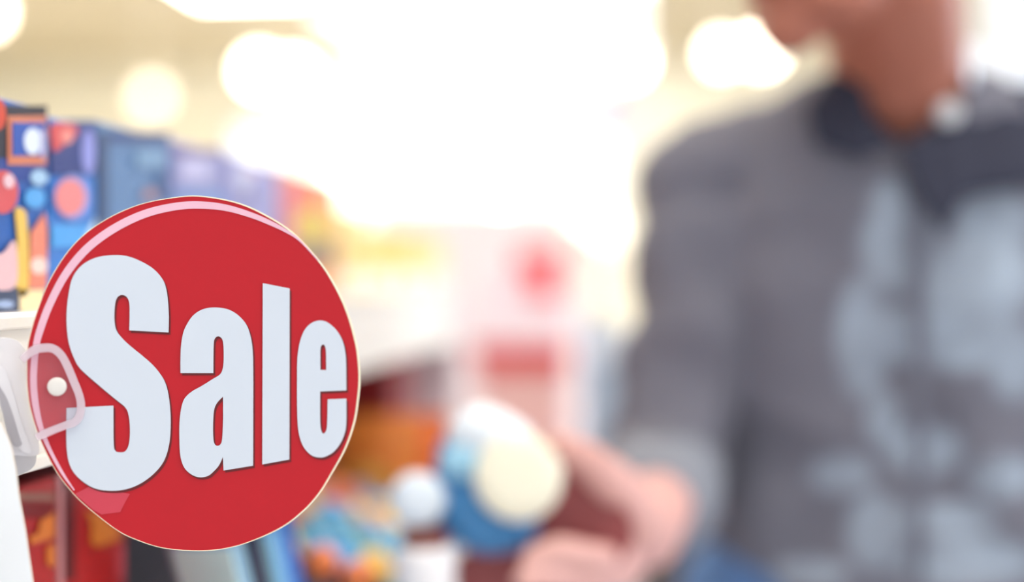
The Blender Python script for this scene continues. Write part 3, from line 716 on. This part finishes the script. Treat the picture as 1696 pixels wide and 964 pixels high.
addobj('lips', remesh(vs, fs, .0022, 2), mat('lip_skin', (150, 62, 62), .4), person, True)
hv = [he(0, -.028, .045, .080, .092, .084), he(0, -.06, -.005, .072, .052, .075), he(0, .03, .095, .055, .045, .028)]
vs, fs = sphere_cloud(hv)
hm = remesh(vs, fs, .004, 3)
for v in hm.vertices: v.co += (v.co-HC).normalized()*.003*noise.noise(v.co*90)
addobj('hair', hm, mat('dark_brown_hair', (44, 30, 24), .7), person, True)
# shirt
rings = [(.925, .374, 1.41, .180, .135), (1.0, .374, 1.40, .178, .13), (1.08, .370, 1.38, .174, .125), (1.16, .366, 1.35, .176, .125), (1.24, .358, 1.32, .178, .125),
         (1.31, .354, 1.30, .180, .115), (1.355, .350, 1.285, .162, .095), (1.39, .347, 1.275, .135, .082), (1.42, .346, 1.27, .088, .07), (1.435, .346, 1.27, .07, .06)]
vs, fs = [], []; n = 48
for i, (h, a, d, w_, dp) in enumerate(rings):
    for k in range(n):
        th = 2*math.pi*k/n; cs, sn = math.cos(th), math.sin(th)
        ex = .85
        x = math.copysign(abs(cs)**ex, cs)*w_; y = math.copysign(abs(sn)**ex, sn)*dp
        hh = h
        if i == 0: hh = .925+.14*max(0, abs(cs)-.3)**1.5
        vs.append(P(a+x, d+y, hh))
for i in range(len(rings)-1):
    for k in range(n): fs.append((i*n+k, i*n+(k+1) % n, (i+1)*n+(k+1) % n, (i+1)*n+k))
fs.append(tuple(range(n))[::-1]); fs.append(tuple((len(rings)-1)*n+k for k in range(n)))
nb_ = len(vs)
v2, f2 = sphere_cloud(limb([(P(.30, 1.28, 1.375), .042), (sR+Vector((0, 0, .004)), .064), (sR.lerp(eR, .5), .058), (eR, .054), (eR.lerp(wR, .18), .052)]) +
                      limb([(P(.39, 1.28, 1.375), .042), (sL+Vector((0, 0, .004)), .064), (sL.lerp(eL, .5), .058), (eL, .054), (eL.lerp(wL, .8), .040)]) +
                      limb([(eR.lerp(wR, .10), .056), (eR.lerp(wR, .24), .055)]))
vs += v2; fs += [tuple(i+nb_ for i in f) for f in f2]
sm_ = remesh(vs, fs, .0055, 6)
bm = bmesh.new(); bm.from_mesh(sm_); bm.normal_update()
def inpoly(x, y, poly):
    c = False; j = len(poly)-1
    for i in range(len(poly)):
        if (poly[i][1] > y) != (poly[j][1] > y) and x < (poly[j][0]-poly[i][0])*(y-poly[i][1])/(poly[j][1]-poly[i][1])+poly[i][0]: c = not c
        j = i
    return c
def proj(p):
    q = RC.transposed() @ (p-Vector((0, 0, CAMZ))); return 848+F*q.x/-q.z, 482-F*q.y/-q.z, -q.z
for v in bm.verts:
    p = v.co; a = p.dot(AR); h = p.z; d = p.dot(AF)
    f = .0045*math.sin(38*a+26*h+3*noise.noise(p*9))+.004*math.sin(60*h-22*a+4*noise.noise(p*7))*noise.noise(p*5+Vector((3, 1, 2)))*2
    f += .003*noise.noise(p*28)
    arm = (a < .2)
    if arm: f += .0035*math.sin(75*h+25*d+2*noise.noise(p*12))
    v.co += v.normal*f
Vn = [(1395, 120), (1610, 120), (1600, 170), (1490, 240), (1425, 200)]
kill = [f for f in bm.faces if (lambda q: inpoly(q[0], q[1], Vn) and q[2] < 1.27)(proj(f.calc_center_median()))]
kill += [f for f in bm.faces if f.calc_center_median().z > 1.428]
bmesh.ops.delete(bm, geom=list(set(kill)), context='FACES')
bm.to_mesh(sm_); bm.free()
# pale patches on the shirt: fallen light painted into the colour
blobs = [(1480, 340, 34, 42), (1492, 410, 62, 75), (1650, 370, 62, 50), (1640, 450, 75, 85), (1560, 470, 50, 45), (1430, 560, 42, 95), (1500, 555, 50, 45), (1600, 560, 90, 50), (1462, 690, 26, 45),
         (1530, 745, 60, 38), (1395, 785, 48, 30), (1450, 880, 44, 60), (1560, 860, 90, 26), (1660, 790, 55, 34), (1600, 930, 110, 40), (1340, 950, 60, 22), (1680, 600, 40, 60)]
col = sm_.color_attributes.new('print', 'FLOAT_COLOR', 'POINT')  # holds the light painted on the shirt, not a printed pattern
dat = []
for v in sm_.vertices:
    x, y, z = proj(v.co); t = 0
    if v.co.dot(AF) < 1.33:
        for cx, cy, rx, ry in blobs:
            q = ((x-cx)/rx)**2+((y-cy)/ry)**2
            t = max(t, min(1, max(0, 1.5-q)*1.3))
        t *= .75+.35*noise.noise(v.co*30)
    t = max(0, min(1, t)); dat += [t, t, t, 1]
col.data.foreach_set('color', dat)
m = D.materials.new('grey_striped_cloth'); m.use_nodes = True; nt = m.node_tree; b = nt.nodes['Principled BSDF']
b.inputs['Roughness'].default_value = .85; b.inputs['Specular IOR Level'].default_value = .2
tc = nt.nodes.new('ShaderNodeTexCoord'); wv = nt.nodes.new('ShaderNodeTexWave'); wv.bands_direction = 'X'; wv.inputs['Scale'].default_value = 90; wv.inputs['Distortion'].default_value = .4
nt.links.new(tc.outputs['Object'], wv.inputs['Vector'])
st_ = nt.nodes.new('ShaderNodeMix'); st_.data_type = 'RGBA'; st_.inputs[6].default_value = rgb(112, 112, 124); st_.inputs[7].default_value = rgb(136, 135, 147)
nt.links.new(wv.outputs['Fac'], st_.inputs[0])
at_ = nt.nodes.new('ShaderNodeAttribute'); at_.attribute_name = 'print'  # mask of the light painted on the shirt
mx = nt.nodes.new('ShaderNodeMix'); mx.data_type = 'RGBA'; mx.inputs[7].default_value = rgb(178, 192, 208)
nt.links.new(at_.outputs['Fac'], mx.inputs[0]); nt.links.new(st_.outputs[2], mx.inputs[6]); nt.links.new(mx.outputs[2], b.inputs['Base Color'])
shirt = addobj('shirt', sm_, m, person, True); shirt['label'] = 'grey striped shirt with light painted in as pale blue patches'
# dark collar flaps following the chest
m_col = mat('dark_navy_cloth', (62, 64, 80), .85, spec=.2, bump=.2)
def flap(name, pts, par, m, th=.004, n=8):
    vs = [Q(*p) for p in pts]; c = sum(vs, Vector())/len(vs)
    bm = bmesh.new(); bv = [bm.verts.new(v) for v in vs]; f = bm.faces.new(bv)
    bmesh.ops.triangulate(bm, faces=[f]); bmesh.ops.subdivide_edges(bm, edges=bm.edges[:], cuts=3, use_grid_fill=True)
    me = D.meshes.new('m'); bm.to_mesh(me); bm.free()
    o = addobj(name, me, m, par, True)
    md = o.modifiers.new('s', 'SOLIDIFY'); md.thickness = th; md.offset = 0
    return o
flap('collar_flap', [(1398, 118, 1.20), (1425, 128, 1.19), (1440, 190, 1.18), (1488, 240, 1.165), (1420, 262, 1.165), (1350, 238, 1.175), (1338, 180, 1.19), (1365, 135, 1.21)], shirt, m_col)
flap('collar_flap', [(1696, 140, 1.22), (1650, 140, 1.21), (1600, 168, 1.20), (1545, 215, 1.175), (1490, 242, 1.165), (1520, 320, 1.16), (1562, 385, 1.155), (1600, 320, 1.16), (1690, 308, 1.17), (1760, 290, 1.19), (1790, 170, 1.24)], shirt, m_col)
flap('placket', [(1486, 240, 1.172), (1500, 240, 1.172), (1535, 350, 1.172), (1535, 600, 1.19), (1530, 964, 1.25), (1510, 964, 1.25), (1512, 600, 1.19), (1505, 350, 1.172)], shirt, mat('grey_placket', (116, 118, 132), .85), .002)
inner = sphere_cloud(limb([(P(.346, 1.255, 1.39)+AR*(.066*math.cos(t))+AF*(.062*math.sin(t))+Vector((0, 0, .012*math.sin(t))), .009) for t in [math.pi*(-.2)+math.pi*1.4*k/14 for k in range(15)]]))
addobj('collar_band', remesh(*inner, .004, 3), m_col, shirt, True)
bt = Q(1572, 186, 1.17)
addobj('shirt_button', lathe([(.004, -.002), (.0095, -.0015), (.0105, 0), (.0095, .0015), (.004, .002)], 20, Matrix.Translation(bt) @ Matrix.Rotation(math.pi/2, 4, 'X')), mat('white_button', (220, 222, 226), .3), shirt, True)
# rolled cuff
vs, fs = sphere_cloud(limb([(eR.lerp(wR, .24), .058), (eR.lerp(wR, .34), .056)]))
addobj('rolled_cuff', remesh(vs, fs, .005, 3), mat('grey_cuff', (150, 154, 164), .85, spec=.2), shirt, True)
# trousers, belt, shoes
vs, fs = sphere_cloud([(pel+Vector((0, 0, .02)), (.180, .125, .115), YR), (P(.372, 1.405, .985), (.176, .125, .06), YR)]+[(P(.262, 1.43, .90), (.105, .085, .12), YR), (P(.373, 1.42, .85), (.13, .10, .07), YR)]+limb([(hR, .092), (kR, .068), (fR+Vector((0, 0, .02)), .058)])+limb([(hL, .092), (kL, .068), (fL+Vector((0, 0, .02)), .058)]))
tm = remesh(vs, fs, .008, 4)
addobj('jeans', tm, mat('light_blue_denim', (120, 160, 215), .9, spec=.2, scale=120, var=.12), person, True)
for f in (fR, fL):
    vs, fs = sphere_cloud([(f-AF*.06*k+Vector((0, 0, -.045+.006*(1-k))), (.042, .05, .034), YR) for k in (-.3, .3, .9, 1.5, 2.1)])
    addobj('shoe', remesh(vs, fs, .006, 3), mat('dark_shoe_leather', (48, 42, 44), .4), person, True)
    
# ------------------------------------------------------------------ pack held in the hand
def Qo(p): return ((p.dot(AR)), p.z)
hk = empty('held_pack', Q(810, 800, 1.03), 'blue and white pack with round cream lid held in the shopper\'s hand', 'pack')
def blob(name, items, col, par, vox=.003, rough=.35):
    vs, fs = sphere_cloud(items); return addobj(name, remesh(vs, fs, vox, 4), mat(name+'_plastic', col, rough, spec=.5), par, True)
px_ = lambda x, y, d=1.03: Q(x, y, d)
blob('pack_body', [(px_(790, 770), (.032, .024, .034), YR), (px_(770, 830), (.034, .024, .030), YR), (px_(815, 870), (.036, .022, .022), YR), (px_(840, 800), (.03, .022, .03), YR)], (66, 138, 196), hk)
blob('white_dome', [(px_(800, 720, 1.02), (.028, .022, .022), YR), (px_(835, 735, 1.02), (.024, .02, .02), YR)], (232, 240, 248), hk)
blob('pale_blue_band', [(px_(765, 765, 1.006), (.018, .008, .014), YR)], (160, 210, 235), hk)
lm = Matrix.Translation(px_(858, 790, .998)) @ Matrix.Rotation(math.radians(78), 4, 'X') @ Matrix.Rotation(math.radians(0), 4, 'Y')
addobj('cream_lid', lathe([(.027, -.012), (.031, -.008), (.031, .004), (.028, .008), (.02, .0095)], 36, lm), mat('cream_plastic', (252, 244, 222), .35), hk, True)
cm = Matrix.Translation(px_(692, 828, 1.0)) @ Matrix.Rotation(math.radians(80), 4, 'X')
addobj('white_cap', lathe([(.015, -.012), (.019, -.009), (.019, .006), (.016, .0095), (.008, .0105)], 32, cm), mat('white_cap_plastic', (228, 238, 248), .3), hk, True)
blob('neck', [(px_(715, 828, 1.015), (.013, .012, .013), YR), (px_(738, 828, 1.02), (.014, .013, .014), YR)], (86, 150, 205), hk)

mp_ = [(938, 770), (905, 840), (830, 885), (755, 925), (752, 960), (800, 990), (930, 990), (1035, 915), (1040, 850), (985, 800)]
pc = Q(900, 880, 1.045)
Mm = frame(pc, AR, Vector((0, 0, 1)), AF*-1)
addobj('palm_shade', fill([[((Q(x, y, 1.045)-pc).dot(AR), (Q(x, y, 1.045)-pc).z) for x, y in smooth_pts(mp_, 4)]], Mm, .012), mat('palm_shade_card', (150, 72, 72), .5), hk)  # maroon sheet standing in for the shade on the palm
